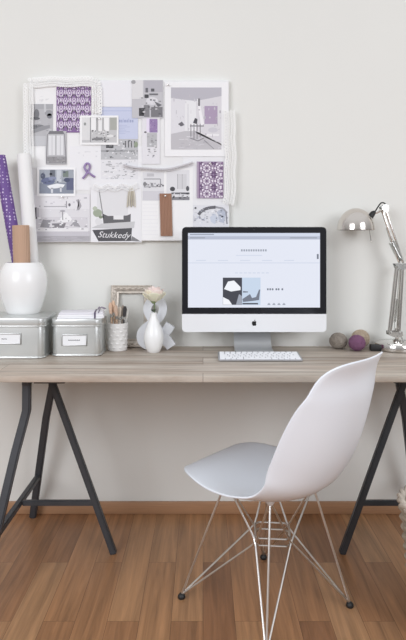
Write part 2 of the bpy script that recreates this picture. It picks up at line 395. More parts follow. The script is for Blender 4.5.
merge(q, bb); o = build('leaf', q, mat('3c4636', .6), t); o.modifiers.new('thick', 'SOLIDIFY').thickness = .0012
rc = Vector((.002, 0, .172))
def petal(r0, h, open_, a, wid, m):
    bb = B(); g = []
    for i in range(8):
        u = i/7; row = []
        for j in range(9):
            v = (j/8-.5)*2; ang = a+v*wid*(1-.25*u*u)
            rr = .004+1.18*r0*math.sin(min(1, u*1.15)*math.pi/2)*(.9)+open_*u*u*u
            z = 1.1*h*(u**1.15)-.25*open_*max(0, u-.7)*3-.003*u*v*v*3
            row.append(bb.verts.new(rc+Vector((rr*math.cos(ang), rr*math.sin(ang), z))))
        g.append(row)
    for i in range(7):
        for j in range(8): bb.faces.new((g[i][j], g[i][j+1], g[i+1][j+1], g[i+1][j]))
    o = build('petal', bb, m, t, 60); o.modifiers.new('thick', 'SOLIDIFY').thickness = .001
pc = [mat('f0e6d4', .6), mat('f0dfd8', .6), mat('f1ecd9', .6), mat('eed8d0', .6), mat('eaead2', .6)]
for k in range(3): petal(.011, .058, -.002, k*2.1, 1.35, pc[1])
for k in range(4): petal(.018, .056, .002, k*1.57+.5, 1.15, pc[3 if k % 2 else 1])
for k in range(5): petal(.025, .05, .007, k*1.257+.2, .95, pc[0 if k % 2 else 1])
for k in range(6): petal(.029, .04, .012, k*1.047+.6, .82, pc[2 if k % 2 else 4])
q = B(); lathe(q, [(0, .164), (.004, .165), (.012, .173), (.017, .182), (.0, .18)], seg=20); build('calyx', q, mat('8a9a70', .6), t)

# ================================================================== COMPUTER
dm = 2.42
xl, xr = P(182, 0, dm).x, P(326.4, 0, dm).x; zb, zt_, zc, ztop = P(0, 332, dm).z, 0, P(0, 314, dm).z, P(0, 227, dm).z
mcx = (xl+xr)/2
pc_ = thing('desktop_computer', 'large all-in-one desktop computer with a web page on its black-framed screen', 'computer', (mcx, dm, DESK))
w = (xr-xl)/2; Z = lambda z: z-DESK
def rrect(x0, x1, z0, z1, r, seg=6, corners=(1, 1, 1, 1)):
    pts = []
    for (cx, cz, a0), on in zip(((x1-r, z0+r, -90), (x1-r, z1-r, 0), (x0+r, z1-r, 90), (x0+r, z0+r, 180)), corners):
        if on:
            for k in range(seg+1): a = math.radians(a0+90*k/seg); pts.append((cx+r*math.cos(a), cz+r*math.sin(a)))
        else: pts.append({-90: (x1, z0), 0: (x1, z1), 90: (x0, z1), 180: (x0, z0)}[a0])
    return pts
q = B(); prism(q, rrect(-w, w, Z(zb), Z(ztop), .016), .004, .022); 
bulge = rrect(-w*.9, w*.9, Z(zb)+.03, Z(ztop)-.03, .06); prism(q, bulge, .02, .04)
build('housing', q, mat('c9cacc', .35, .9), pc_)
q = B(); prism(q, rrect(-w, w, Z(zb), Z(zc), .016, corners=(1, 0, 0, 1)), .0, .005); build('chin', q, mat('e9eaec', .35), pc_)
q = B(); prism(q, rrect(-w, w, Z(zc), Z(ztop), .016, corners=(0, 1, 1, 0)), .0, .005); bez_ = build('screen_bezel', q, mat('1c1d22', .12), pc_)
# the lit screen
sx0, sx1, sz0, sz1 = [P(188, 0, dm).x-mcx, P(320, 0, dm).x-mcx, Z(P(0, 307.5, dm).z), Z(P(0, 233, dm).z)]
def E(h): return mat(h, .3, emit=1.)
smats = [E('dfe3ef'), E('b3b9cb'), E('8f96a8'), E('cdd4e4'), E('3d3f49'), E('eef0f6'), E('9aa0ad'), E('c4d3e6'), E('707684')]
q = B(); box(q, (sx0, -.0006, sz0), (sx1, .002, sz1), mi=0)
def sp(x0, y0, x1, y1, mi, lay=1):
    a, c = P(x0, y1, dm), P(x1, y0, dm); box(q, (a.x-mcx, -.0006-.0003*lay, a.z-DESK), (c.x-mcx, -.0005, c.z-DESK), mi=mi)
def spoly(pts, mi, lay=2):
    prism(q, [(P(x, y, dm).x-mcx, P(x, y, dm).z-DESK) for x, y in pts], -.0006-.0003*lay, -.0005, mi=mi)
sp(188, 233, 320, 236.2, 3); sp(188, 236.2, 320, 239.5, 1); sp(190, 234, 214, 235, 2, 2); sp(290, 237.2, 317, 238.4, 6, 2); sp(190, 237.2, 205, 238.4, 6, 2)
for k in range(11): sp(241+2.4*k, 249.3, 242.6+2.4*k, 251.4, 6, 2)
sp(236, 255, 262, 255.8, 3, 2); sp(188, 262.5, 320, 263.3, 3, 2)
for k in range(5): sp(196+22*k, 260, 206+22*k, 260.9, 3, 2)
for k in range(8): sp(235+4.4*k, 272.4, 238+4.4*k, 273.4, 3, 2)
sp(222.8, 277.6, 242, 304.8, 4, 2); sp(242, 277.6, 260.5, 305, 7, 2)
spoly([(224, 289), (228, 281.5), (234, 280.5), (240.5, 287), (240.5, 290), (231, 291.5)], 5, 3); spoly([(223, 304.6), (223, 297), (229, 300), (232, 304.6)], 5, 3)
spoly([(236, 304.6), (239, 294), (241.8, 296), (241.8, 304.6)], 6, 3)
spoly([(242.4, 299), (250, 294), (252, 298), (256, 297), (259, 289.5), (260.2, 289.5), (259, 300), (252, 301), (243, 302)], 8, 3)
spoly([(243, 291), (248, 291.5), (248, 292.4), (243, 292.6)], 8, 3); sp(242.5, 303, 258, 304.4, 4, 3)
for x in (267, 269.4, 271.8, 275.5, 277.8, 281.5): sp(x, 288.3, x+1.6, 290.2, 8, 2)
for k in range(4):
    x = 267.5+5*k; sp(x, 303.8, x+2.8, 305, 6, 2); sp(x+.6, 303.0, x+2.2, 303.6, 6, 2)
sp(316.8, 254, 318.6, 259, 8, 2)
build('screen', q, smats, bez_, 0)
# fruit emblem on the chin
ec = P(254.2, 323.3, dm); s = 4.9*dm/F_PX/2
ou = [(0, .72), (.2, .82), (.45, .88), (.7, .8), (.86, .62), (.66, .42), (.6, .15), (.68, -.1), (.9, -.26), (.8, -.55), (.6, -.85), (.4, -1), (.2, -.98), (0, -.9), (-.2, -.98), (-.4, -1), (-.62, -.8), (-.85, -.4), (-.95, .05), (-.9, .45), (-.7, .75), (-.4, .88), (-.18, .8)]
q = B(); prism(q, [(ec.x-mcx+x*s, ec.z-DESK+y*s) for x, y in ou], -.0012, .001)
prism(q, [(ec.x-mcx+x*s, ec.z-DESK+y*s) for x, y in ((.02, .95), (.05, 1.2), (.22, 1.4), (.42, 1.5), (.4, 1.25), (.25, 1.05))], -.0012, .001)
build('emblem', q, mat('17181b', .3), pc_)
q = B(); box(q, (P(254, 0, dm).x-mcx-.002, -.0008, Z(P(0, 230, dm).z)-.002), (P(254, 0, dm).x-mcx+.002, .001, Z(P(0, 230, dm).z)+.002), .0006); build('camera', q, mat('2c2d33', .2), pc_)
# stand: bent aluminium plate
sw = .077; q = B(); prof = bez([(0, .125, .17), (0, .12, .10), (0, .095, .035), (0, .06, .0075), (0, .02, .0042), (0, -.03, .004), (0, -.058, .004)], 6)
prof = [(p.y, p.z) for p in prof]
bb = B(); rows = []
for i, (y, z) in enumerate(prof):
    y2, z2 = prof[min(i+1, len(prof)-1)]; y1_, z1_ = prof[max(i-1, 0)]; tx, tz = y2-y1_, z2-z1_; l_ = math.hypot(tx, tz); nx, nz = -tz/l_, tx/l_
    rows.append([bb.verts.new((x, y+nx*h, max(0, z+nz*h))) for x, h in ((-sw, .004), (sw, .004), (sw, -.004), (-sw, -.004))])
for i in range(len(rows)-1):
    for j in range(4): bb.faces.new((rows[i][j], rows[i][(j+1) % 4], rows[i+1][(j+1) % 4], rows[i+1][j]))
bb.faces.new(rows[0]); bb.faces.new(rows[-1][::-1]); merge(q, bb)
# neck plate meets the back of the housing
build('stand', q, mat('cfd1d3', .4, .6), pc_)

# ================================================================== KEYBOARD
kf, kb_ = 2.225, 2.348; kx0, kx1 = P(218.5, 0, kf).x, P(303, 0, kf).x; kcx = (kx0+kx1)/2; kw = kx1-kx0; kd = kb_-kf
kb = thing('keyboard', 'slim white and aluminium keyboard in front of the computer', 'keyboard', (kcx, (kf+kb_)/2, DESK))
tilt = Matrix.Translation((0, 0, .003)) @ Matrix.Translation((0, -kd/2, 0)) @ Matrix.Rotation(math.radians(4.6), 4, 'X') @ Matrix.Translation((0, kd/2, 0))
q = B(); rbox(q, -kw/2, kw/2, -kd/2, kd/2, -.001, .004, .008, .001); q.transform(tilt)
bar = B(); tube(bar, [(-kw/2+.005, kd/2-.008, .007), (kw/2-.005, kd/2-.008, .007)], .0068, 16); merge(q, bar)
build('body', q, mat('b9babd', .35, .8), kb)
rows = [[1]*14, [1]*13+[1.5], [1.5]+[1]*13, [1.8]+[1]*11+[1.8], [2.35]+[1]*10+[2.35], [1, 1, 1, 1.25, 5, 1.25, 1, 1, 1, 1]]
rh = (kd-.014)/len(rows); M_key = mat('f2f3f5', .4); cache = {}
for ri, row in enumerate(rows):
    tot = sum(row); x = -kw/2+.005; unit = (kw-.01)/tot; yt = kd/2-.008-rh*ri
    for kk in row:
        ww = unit*kk; key = round(ww, 5)
        if key not in cache:
            q = B(); box(q, (-ww/2+.0014, -rh/2+.0014, 0), (ww/2-.0014, rh/2-.0014, .0022), .0008); o = build('key', q, M_key, kb); cache[key] = o
        else:
            o = cache[key].copy(); COL.objects.link(o)
        o.parent = kb; o.matrix_local = tilt @ Matrix.Translation((x+ww/2, yt-rh/2, .004)); x += ww

# ================================================================== YARN BALLS
def ball(px, d, r, c, label, squash=.95, h=None):
    b = B(); ce = Vector((0, 0, r*squash))
    bb = B(); bmesh.ops.create_uvsphere(bb, u_segments=24, v_segments=16, radius=r*.93); bb.transform(Matrix.Translation(ce) @ Matrix.Scale(squash, 4, (0, 0, 1))); merge(b, bb)
    rr = random.Random(px)
    for k in range(26):
        axis = Vector((rr.gauss(0, 1), rr.gauss(0, 1), rr.gauss(0, .8))).normalized(); a, c2 = frame_dir(axis); off = rr.uniform(-.55, .55)
        rad = math.sqrt(1-off*off)*r*.955; pts = []
        for j in range(28):
            th = 2*math.pi*j/28; p = axis*off*r*.955+(a*math.cos(th)+c2*math.sin(th))*rad; p.z *= squash; pts.append(ce+p)
        tube(b, pts, r*.05, 6, closed=True)
    o = build('yarn_ball', b, mat(c, .85, noise=.15, scale=90), loc=(P(px, 0, d).x, d, DESK)); tag(o, label, 'yarn ball', 'yarn balls beside the lamp')
ball(338.3, 2.508, .038, '8f867c', 'grey-brown yarn ball, the one nearest the computer', .87)
ball(357, 2.455, .0345, '7b5370', 'purple yarn ball in front of the beige ball')
ball(360.5, 2.527, .0385, 'b0a08c', 'beige yarn ball behind the purple one', 1.0)

# ================================================================== DESK LAMP
dl = 2.49
lx = P(397, 0, dl).x
lamp = thing('desk_lamp', 'chrome jointed desk lamp with dome shade at the right end of the desk', 'lamp', (lx, dl, DESK))
def LP(px, py, dy=0.): p = P(px, py, dl); return Vector((p.x-lx, dy, p.z-DESK))
q = B(); lathe(q, [(0, 0), (.086, 0), (.092, .003), (.093, .02), (.09, .028), (.08, .031), (0, .033)], seg=64); build('base', q, M_chrome, lamp)
q = B(); box(q, (-.121, -.046, 0), (-.07, -.018, .026), .004); build('switch_box', q, M_black, lamp)
q = B(); lathe(q, [(0, .03), (.016, .03), (.016, .04), (.0075, .043), (.0075, .088), (0, .088)], seg=24, c=(LP(397, 0).x, 0, 0)); build('post', q, M_chrome, lamp)
q = B(); tube(q, [LP(399.5, 334, -.012), LP(402, 341, -.012), LP(404, 344, -.012)], .003, 8); build('lever', q, M_steel, lamp)
def bracket(pts, r=.006):
    q = B()
    for dy in (-.018, .018): prism(q, [(v.x, v.z) for v in pts], dy-.0015, dy+.0015)
    return q
q = bracket([LP(387.5, 331), LP(401, 331), LP(401.5, 335), LP(398, 337), LP(394, 337), LP(387.5, 334.5)])
for px, py in ((390, 333), (398.5, 333), (396.5, 335.5)): tube(q, [LP(px, py, -.024), LP(px, py, .024)], .0035, 10)
build('lower_bracket', q, M_steel, lamp)
for pa, pb in (((389.5, 333), (396.6, 268)), ((398.3, 333), (402, 266))):
    q = B()
    for dy in (-.012, .012): tube(q, [LP(*pa, dy), LP(*pb, dy)], .0052, 10)
    build('lower_arm', q, M_chrome, lamp)
def spring(a, c, r, turns, wire):
    a, c = Vector(a), Vector(c); ax = c-a; u, v = frame_dir(ax); n = turns*10
    return [a+ax*i/n+(u*math.cos(2*math.pi*i/10)+v*math.sin(2*math.pi*i/10))*r for i in range(n+1)]
q = B(); tube(q, spring(LP(394.6, 322), LP(397.2, 299), .0058, 18, .0016), .0016, 6); tube(q, [LP(394, 333), LP(394.6, 322)], .0014, 6); tube(q, [LP(397.2, 299), LP(399.5, 268)], .0012, 6); build('spring', q, M_steel, lamp)
q = bracket([LP(394, 263.5), LP(407, 263.5), LP(407, 267.5), LP(402, 270), LP(396, 269)])
for px, py in ((396.6, 267), (402, 265.5), (406, 265)): tube(q, [LP(px, py, -.024), LP(px, py, .024)], .004, 10)
q2 = q; build('elbow_bracket', q2, M_steel, lamp)
for pa, pb in (((399, 263), (381.8, 210.5)), ((403, 263), (385.2, 208.8))):
    q = B(); tube(q, [LP(*pa, -.004), LP(*pb, -.004)], .0048, 10); build('upper_arm', q, M_chrome, lamp)
for dy in (-.014, .012):
    q = B(); tube(q, spring(LP(400.5, 260, dy), LP(391.5, 242, dy), .0085, 16, .0016), .0022, 6); tube(q, [LP(391.5, 242, dy), LP(387, 228, dy)], .0015, 6); build('spring', q, M_steel, lamp)
q = bracket([LP(380, 207), LP(384, 204.5), LP(387.5, 206), LP(387.5, 211), LP(383, 213)]); tube(q, [LP(382.5, 210, -.022), LP(382.5, 210, .022)], .004, 10); tube(q, [LP(385.5, 208, -.022), LP(385.5, 208, .022)], .0035, 10)
build('head_bracket', q, M_steel, lamp)
q = B(); tube(q, bez([LP(374, 213.5), LP(377.5, 212.5), LP(382, 209.5)], 4), .0045, 10); build('shade_arm', q, M_chrome, lamp)
q = B(); tube(q, [LP(370.2, 217, 0), LP(373, 213.2, 0), LP(375, 211.5, 0)], .008, 14, radii=[.012, .011, .006]); build('socket', q, M_black, lamp)
q = B(); tube(q, bez([LP(374.5, 212, -.004), LP(377.8, 206.5, -.008), LP(380.5, 203.2, -.008), LP(384, 203.3, -.006), LP(386.2, 206.5, -.004), LP(386.3, 211, 0)], 6), .0028, 8); build('cable', q, M_black, lamp)
sc = LP(355.8, 229.8); r = .0765; q = B()
prof = []
for k in range(13):
    a = math.pi/2*k/12; prof.append((r*math.cos(a)*1., .003+r*1.14*math.sin(a)))
prof2 = [(max(x-.0025, 0), z-.0018) for x, z in prof[::-1]]; prof2[0] = (0, prof[-1][1]-.002)
prof[-1] = (0, prof[-1][1])
lathe(q, [(r-.0005, -.001), (r+.0012, -.001), (r+.0012, .003)]+prof+prof2+[(r-.0025, -.001), (r-.0005, -.001)], seg=64, cap=False, c=sc); 
build('shade', q, mat('d6d0ca', .16, 1.), lamp)
q = B(); bmesh.ops.create_uvsphere(q, u_segments=20, v_segments=14, radius=.026); q.transform(Matrix.Translation(sc+Vector((0, 0, .038)))); build('bulb', q, mat('f2f0ea', .4), lamp)
q = B(); tube(q, [sc+Vector((.054, 0, .03)), LP(369.2, 230), LP(371, 241)], .0019, 8); bb = B(); bmesh.ops.create_uvsphere(bb, u_segments=10, v_segments=8, radius=.0036); bb.transform(Matrix.Translation(LP(371.1, 241.5))); merge(q, bb); build('pull_rod', q, M_chrome, lamp)

# ================================================================== CHAIR
cc = Vector((.199, 1.937, 0)); face = math.radians(40)
Fw = Vector((-math.sin(face), math.cos(face), 0)); Rt = Vector((math.cos(face), math.sin(face), 0))
chair = thing('chair', 'white moulded plastic shell chair on a chromed wire base at the desk', 'chair', cc)
sface = math.radians(51); SF = Vector((-math.sin(sface), math.cos(sface), 0)); SR = Vector((math.cos(sface), math.sin(sface), 0))
def CS(s, r, z): return SF*s+SR*r+Vector((0, 0, z))
def C(s, r, z): return Fw*s+Rt*r+Vector((0, 0, z))
prof = bez([(.236, 0, .412), (.215, 0, .426), (.15, 0, .428), (.05, 0, .409), (-.05, 0, .392), (-.14, 0, .393), (-.217, 0, .43), (-.268, 0, .505), (-.304, 0, .6), (-.329, 0, .71), (-.335, 0, .78), (-.358, 0, .832)], 12)
# resample by arc length
acc = [0]
for p, q_ in zip(prof, prof[1:]): acc.append(acc[-1]+(q_-p).length)
def at(u):
    s = max(0, min(1, u))*acc[-1]; i = 0
    while i < len(acc)-2 and acc[i+1] < s: i += 1
    t = (s-acc[i])/max(1e-9, acc[i+1]-acc[i]); return prof[i].lerp(prof[i+1], t)
def interp(tab, u):
    n_ = len(tab); k = 0
    while k < n_-2 and u > tab[k+1][0]: k += 1
    (x0, y0), (x1, y1) = tab[k], tab[k+1]; h = x1-x0; t = max(0, min(1, (u-x0)/h))
    m0 = (y1-tab[k-1][1])/(x1-tab[k-1][0]) if k > 0 else (y1-y0)/h
    m1 = (tab[k+2][1]-y0)/(tab[k+2][0]-x0) if k < n_-2 else (y1-y0)/h
    return (2*t**3-3*t*t+1)*y0+(t**3-2*t*t+t)*h*m0+(3*t*t-2*t**3)*y1+(t**3-t*t)*h*m1
Wt = [(0, .232), (.2, .236), (.42, .244), (.6, .252), (.8, .254), (1, .244)]
Ct = [(0, .0), (.2, .012), (.35, .045), (.5, .088), (.62, .108), (.8, .1), (1, .06)]
q = B(); NU, NV = 44, 28; g = []
for i in range(NU+1):
    row = []
    for j in range(NV+1):
        a, v = 2*i/NU-1, 2*j/NV-1
        a = math.copysign(abs(a)**.92, a)
        m = max(abs(a), abs(v))
        if m > 1e-9:
            ne = 3.6 if a < 0 else 3.9; k = m/((abs(a)**ne+abs(v)**ne)**(1/ne)); wgt = m**2; k = 1+(k-1)*wgt; a2, v2 = a*k, v*k
        else: a2, v2 = a, v
        u = (a2+1)/2; p = at(u); tg = at(min(1, u+.01))-at(max(0, u-.01)); tg.normalize()
        nrm = Vector((-tg.z, 0, -tg.x)) if False else Vector((tg.z, 0, -tg.x))
        if nrm.z < 0 and u < .5: nrm = -nrm
        if u >= .5 and nrm.x < 0: nrm = -nrm
        cu = interp(Ct, u)*abs(v2)**2.3; wd = interp(Wt, u)
        s = p.x+nrm.x*cu; z = p.z+nrm.z*cu
        row.append(q.verts.new(CS(s, v2*wd*(1-.06*abs(v2)**4*interp(Ct, u)*10), z)))
    g.append(row)
for i in range(NU):
    for j in range(NV): q.faces.new((g[i][j], g[i][j+1], g[i+1][j+1], g[i+1][j]))
o = build('seat_shell', q, M_shell, chair, 80)
md = o.modifiers.new('thick', 'SOLIDIFY'); md.thickness = .006; md.offset = 0
md = o.modifiers.new('round', 'BEVEL'); md.width = .002; md.segments = 2; md.limit_method = 'ANGLE'; md.angle_limit = math.radians(50)
M_wire = mat('dedbd7', .3, 1.)
sg = [(1, -1), (1, 1), (-1, 1), (-1, -1)]        # front-left, front-right, back-right, back-left
fh, mh, chh = .191, .098, .05
mtop = [.392, .392, .39, .39]
feet = [C(a*fh, r*fh, .012) for a, r in sg]; mounts = [C(a*mh-.02, r*mh, z) for (a, r), z in zip(sg, mtop)]
cm = Vector((.024, -.004, .223)); cg = [cm+Fw*.078, cm+Rt*.078, cm-Fw*.078, cm-Rt*.078]   # cage corners between neighbouring legs
for i in range(4):
    q = B(); tube(q, [feet[i], mounts[i]], .0036, 8); lg = build('leg', q, M_wire, chair)
    for j, k_, dz in (((i+1) % 4, i, .005), ((i-1) % 4, (i-1) % 4, -.005)):
        q = B(); c_ = cg[k_]+Vector((0, 0, dz)); d_in = (c_-feet[i]).normalized(); d_out = (mounts[j]-c_).normalized()
        tube(q, [feet[i], c_-d_in*.02, c_-d_in*.007+d_out*.002, c_+d_out*.007-d_in*.002, c_+d_out*.02, mounts[j]], .0033, 8); build('brace_rod', q, M_wire, lg)
    q = B(); lathe(q, [(0, 0), (.011, 0), (.0125, .004), (.0115, .01), (.006, .016), (0, .018)], seg=20, c=feet[i]-Vector((0, 0, .012))); build('glide', q, M_black, lg)
    q = B(); lathe(q, [(0, -.006), (.008, -.006), (.015, .004), (.016, .012), (0, .013)], seg=20, c=mounts[i]-Vector((0, 0, .002))); build('mount', q, mat('d8d8d8', .5), chair)
q = B()
for dz in (.011, -.011): tube(q, [p+Vector((0, 0, dz)) for a in range(4) for p in (cg[a].lerp(cg[a-1], .12), cg[a].lerp(cg[(a+1) % 4], .12))], .0033, 8, closed=True)
build('wire_ring', q, M_wire, chair)

# ================================================================== BASKET
kx, ky = .765, 1.8; H_ = .372; r0, r1 = .118, .163
bk = thing('wicker_basket', 'pale woven wicker basket on the floor at the right edge', 'basket', (kx, ky, 0))
q = B(); nst = 28
rad = lambda z: r0+(r1-r0)*z/H_
for k in range(25):
    z = .012+k*.0148; pts = []
    for j in range(nst*4):
        a = 2*math.pi*j/(nst*4); wv = .0045*math.cos(a*nst/2+math.pi*(k % 2)); rr = rad(z)+wv; pts.append((rr*math.cos(a), rr*math.sin(a), z))
    tube(q, pts, .0072, 7, closed=True)
M_wick = mat('a39785', .8, noise=.25, scale=45)
build('weave', q, M_wick, bk)
q = B()
for k in range(nst):
    a = 2*math.pi*k/nst; tube(q, [(rad(z)*math.cos(a), rad(z)*math.sin(a), z) for z in (.005, H_*.5, H_-.01)], .004, 6)
build('stakes', q, mat('9a8d7d', .8), bk)
q = B(); lathe(q, [(0, .002), (r0-.005, .002), (r0-.005, .008), (0, .008)], seg=32); build('bottom', q, M_wick, bk)
q = B()
for ph in (0, math.pi):
    pts = []
    for j in range(120):
        a = 2*math.pi*j/120; t2 = a*14+ph; rr = r1+.006*math.cos(t2); pts.append((rr*math.cos(a), rr*math.sin(a), H_+.006*math.sin(t2)))
    tube(q, pts, .0075, 7, closed=True)
build('rim', q, mat('bdb3a5', .8, noise=.2, scale=45), bk)

# ================================================================== MOOD BOARD
YB = WALL+.012-.026            # face of the board
bd = P(0, 0, YB)
BX0, BX1, BZ0, BZ1 = P(30, 0, YB).x, P(229, 0, YB).x, P(0, 241, YB).z, P(0, 80, YB).z
mb = B(); box(mb, (BX0, YB, BZ0), (BX1, WALL+.0119, BZ1), .003)
tag(build('pin_board', mb, mat('e9e9e9', .8, noise=.02, scale=20)), 'large white pin board on the wall covered with prints and lace', 'pin board')
class Sheet:
    def __init__(s, lay): s.bm = B(); s.mats = []; s.y = YB-.0006-.0013*lay; s.n = 0
    def mi(s, c):
        if isinstance(c, str): c = ''.join('%02x' % int(int(c[i:i+2], 16)*.9+25) for i in (0, 2, 4))
        m = mat(c, .75) if isinstance(c, str) else c
        if m not in s.mats: s.mats.append(m)
        return s.mats.index(m)
    def poly(s, pts, c, lift=1):
        pts = [(P(x, y, s.y).x, P(x, y, s.y).z) for x, y in pts]
        y0 = s.y-.00022*lift; prism(s.bm, pts, y0, s.y+.0004 if lift == 0 else s.y+.0001, s.mi(c))
    def rect(s, x0, y0, x1, y1, c, lift=1): s.poly([(x0, y1), (x1, y1), (x1, y0), (x0, y0)], c, lift)
    def ell(s, cx, cy, rx, ry, c, lift=2, n=14): s.poly([(cx+rx*math.cos(-2*math.pi*k/n), cy+ry*math.sin(-2*math.pi*k/n)) for k in range(n)], c, lift)
    def line(s, pts, w, c, lift=2):
        for (x0, y0), (x1, y1) in zip(pts, pts[1:]):
            dx, dy = x1-x0, y1-y0; l = math.hypot(dx, dy); nx, ny = -dy/l*w/2, dx/l*w/2
            s.poly([(x0+nx, y0+ny), (x1+nx, y1+ny), (x1-nx, y1-ny), (x0-nx, y0-ny)], c, lift)
    def specks(s, x0, y0, x1, y1, n, cols, wmin=.5, wmax=2.5, hmax=1.6, seed=1, lift=2):
        r = random.Random(seed)
        for _ in range(n):
            w, h = r.uniform(wmin, wmax), r.uniform(.5, hmax); x, y = r.uniform(x0, x1-w), r.uniform(y0, y1-h)
            s.rect(x, y, x+w, y+h, r.choice(cols), lift+(_ % 3)*.4)
    def done(s, name, label, cat, group=None): return tag(build(name, s.bm, s.mats, smooth=0), label, cat, group)
G = 'prints pinned to the board'
# -- top left white page under the damask
s = Sheet(0); s.rect(29, 83, 100, 168, 'eeeeee', 0); s.specks(36, 96, 50, 103, 8, ['dcdcde', 'e2e2e4'], seed=3); s.done('magazine_page', 'blank white page at the upper left of the board behind the purple damask sample', 'page', G)
s = Sheet(1); s.rect(30.5, 104, 53, 146, 'b4b5b8', 0); s.rect(30.5, 104, 53, 109, 'a4a5a9'); s.ell(36.5, 114, 2.8, 5, '6c6d72'); s.ell(35, 118.5, 5, 1.6, '55565c', 2.5); s.ell(49.5, 116, 2.6, 2.6, '6e7076'); s.ell(49, 113, 4, 3, '95969b'); s.ell(38, 127, 7, 2.6, '74757a'); s.poly([(31, 131), (42, 126), (50, 125), (50, 128), (31, 134)], '8b8c91', 2.6)
s.rect(30.5, 136, 53, 146, 'c2c3c6', 1.4); s.specks(31, 109, 52, 133, 14, ['9c9da2', 'c9cacd', '85868b'], seed=5); s.rect(44, 104, 46, 112, 'c5c6ca', 2.2)
s.done('photo_print', 'grey photo of a laid table at the left edge of the board', 'photo', G)
s = Sheet(3); s.rect(45.8, 131, 66.5, 164.5, 'b9b9bc', 0); s.poly([(48, 134), (49.5, 131), (63, 131), (64.5, 134)], '6f6f73'); s.rect(48.5, 135.5, 63.5, 155, 'dfe0e2'); s.rect(55.2, 134, 56.6, 156, 'b0b0b3', 2); s.rect(51.7, 136, 52.4, 155, 'c4c4c7', 2); s.rect(60, 136, 60.7, 155, 'c4c4c7', 2)
s.rect(46, 156.5, 66.5, 163.5, '8c8b8e', 1.5); s.specks(46.5, 157, 66, 163.4, 20, ['7a797c', 'a3a2a5'], seed=9); s.line([(47.5, 134), (46.3, 163)], .8, '808084'); s.line([(64.5, 134), (66.1, 163)], .8, '808084')
s.done('photo_print', 'grey photo of a lantern or window under the purple damask sample', 'photo', G)
# -- damask
s = Sheet(2); s.rect(56.5, 86, 91, 132.5, '7c5c90', 0)
DL = 'e6dcec'
def clipped(pts): return all(56.9 < x < 90.6 and 86.3 < y < 132.2 for x, y in pts)
for r_ in range(7):
    for c_ in range(5):
        x, y = 56.8+c_*8.6+(4.3 if r_ % 2 else 0), 85.6+r_*7.9
        for sx in (-1, 1):
            for pts, w_ in (([(x, y-5.6), (x+sx*1.6, y-4.2), (x+sx*3.6, y-1.6)], .9), ([(x+sx*3.6, y-1.6), (x+sx*3.4, y+.8), (x+sx*1.4, y+3.4)], .9), ([(x+sx*.6, y-2.6), (x+sx*2., y-.4), (x+sx*1.3, y+1.8)], .8), ([(x, y+1.2), (x+sx*1., y+2.4)], .7)):
                pts = [(a_, y+(b_-y)*1.38) for a_, b_ in pts]
                for u, v in zip(pts, pts[1:]):
                    if clipped((u, v)): s.line([u, v], w_, DL, 2)
        if clipped([(x-1, y-2), (x+1, y+2)]): s.ell(x, y-.4, .75, 1.2, DL, 2.4, 8)
s.done('wallpaper_sample', 'purple damask patterned sample at the upper left of the board', 'paper sample', G)
s = Sheet(4); s.rect(79.8, 115.5, 118.5, 144.8, 'f4f4f4', 0); s.rect(82, 117.5, 116.8, 142.6, 'c3c3c4'); s.rect(91, 117.8, 96, 131, 'f0f0f0', 2); s.rect(98.5, 117.8, 102, 131, 'ececec', 2); s.rect(104, 117.8, 109, 131, 'f0f0f0', 2); s.rect(82, 117.5, 90, 140, 'dcdcdd', 1.6); s.ell(85, 124, 1.2, 1.6, '8a8f8d', 2.5); s.rect(110, 117.5, 116.8, 130, 'a5a79f', 2); s.rect(90, 117.5, 91, 142, '8e8e90', 2.2); s.rect(96.4, 117.5, 97.6, 131, '9a9a9b', 2.2); s.rect(102.6, 117.5, 103.4, 131, '9a9a9b', 2.2)
s.specks(91, 130, 116.6, 142.4, 46, ['5c5c5f', '8b8b8c', 'dfdfdf', '747476', 'b4b4b4'], seed=12); s.ell(98, 139, 5, 1.6, '77777a', 3.4); s.ell(110, 136, 3.5, 1.5, 'e2e2e2', 3.4)
s.done('photo_print', 'white-bordered photo of a dining room with tall windows beside the damask sample', 'photo', G)
# -- blue page
s = Sheet(1); s.rect(101, 80.5, 133.5, 108, 'ebebee', 0); s.rect(101, 106.8, 138, 182, 'e3e3e6', 0); s.rect(101, 107, 138, 139, 'c5cce4'); s.rect(101, 110.4, 138, 111.2, 'b5bddb', 2)
x = 119
for wv in (1.6, 1.2, .5, 1.8, 1.4, .6, 1.6, 1.5): s.rect(x, 118.6 if wv < 1 else 119.8, x+wv, 122.4, '9aa3c4', 2); x += wv+.6
for k in range(6): s.rect(119, 125+1.6*k, 119+8+3*math.sin(k*2.), 125.7+1.6*k, 'b4bcd8', 2)
s.rect(101, 139, 138, 159.5, 'b9babd', 1.2); s.rect(106, 141, 113.5, 148, '4a4b4f', 2); s.rect(109, 142.5, 111, 146.5, '77787b', 2.5); s.rect(101, 150, 138, 152, '9c9da0', 2); s.specks(101.5, 140, 137.6, 159, 60, ['7f8084', 'd5d5d8', 'c6c6c9', '6a6b6f', 'eaeaec'], seed=21)
for k in range(4): s.rect(125+3*k, 141, 126+3*k, 147.5, '55565a', 2.8)
s.ell(136, 144.5, 2, 3, '8a9680', 3); s.specks(102, 160.5, 137, 181, 75, ['9a9b9e', 'c2c2c5', 'b0b1b4', 'f0f0f1'], .6, 3.2, 1.1, seed=22)
s.done('magazine_page', 'tall page with a pale blue block above a grey photo, upper middle of board', 'page', G)
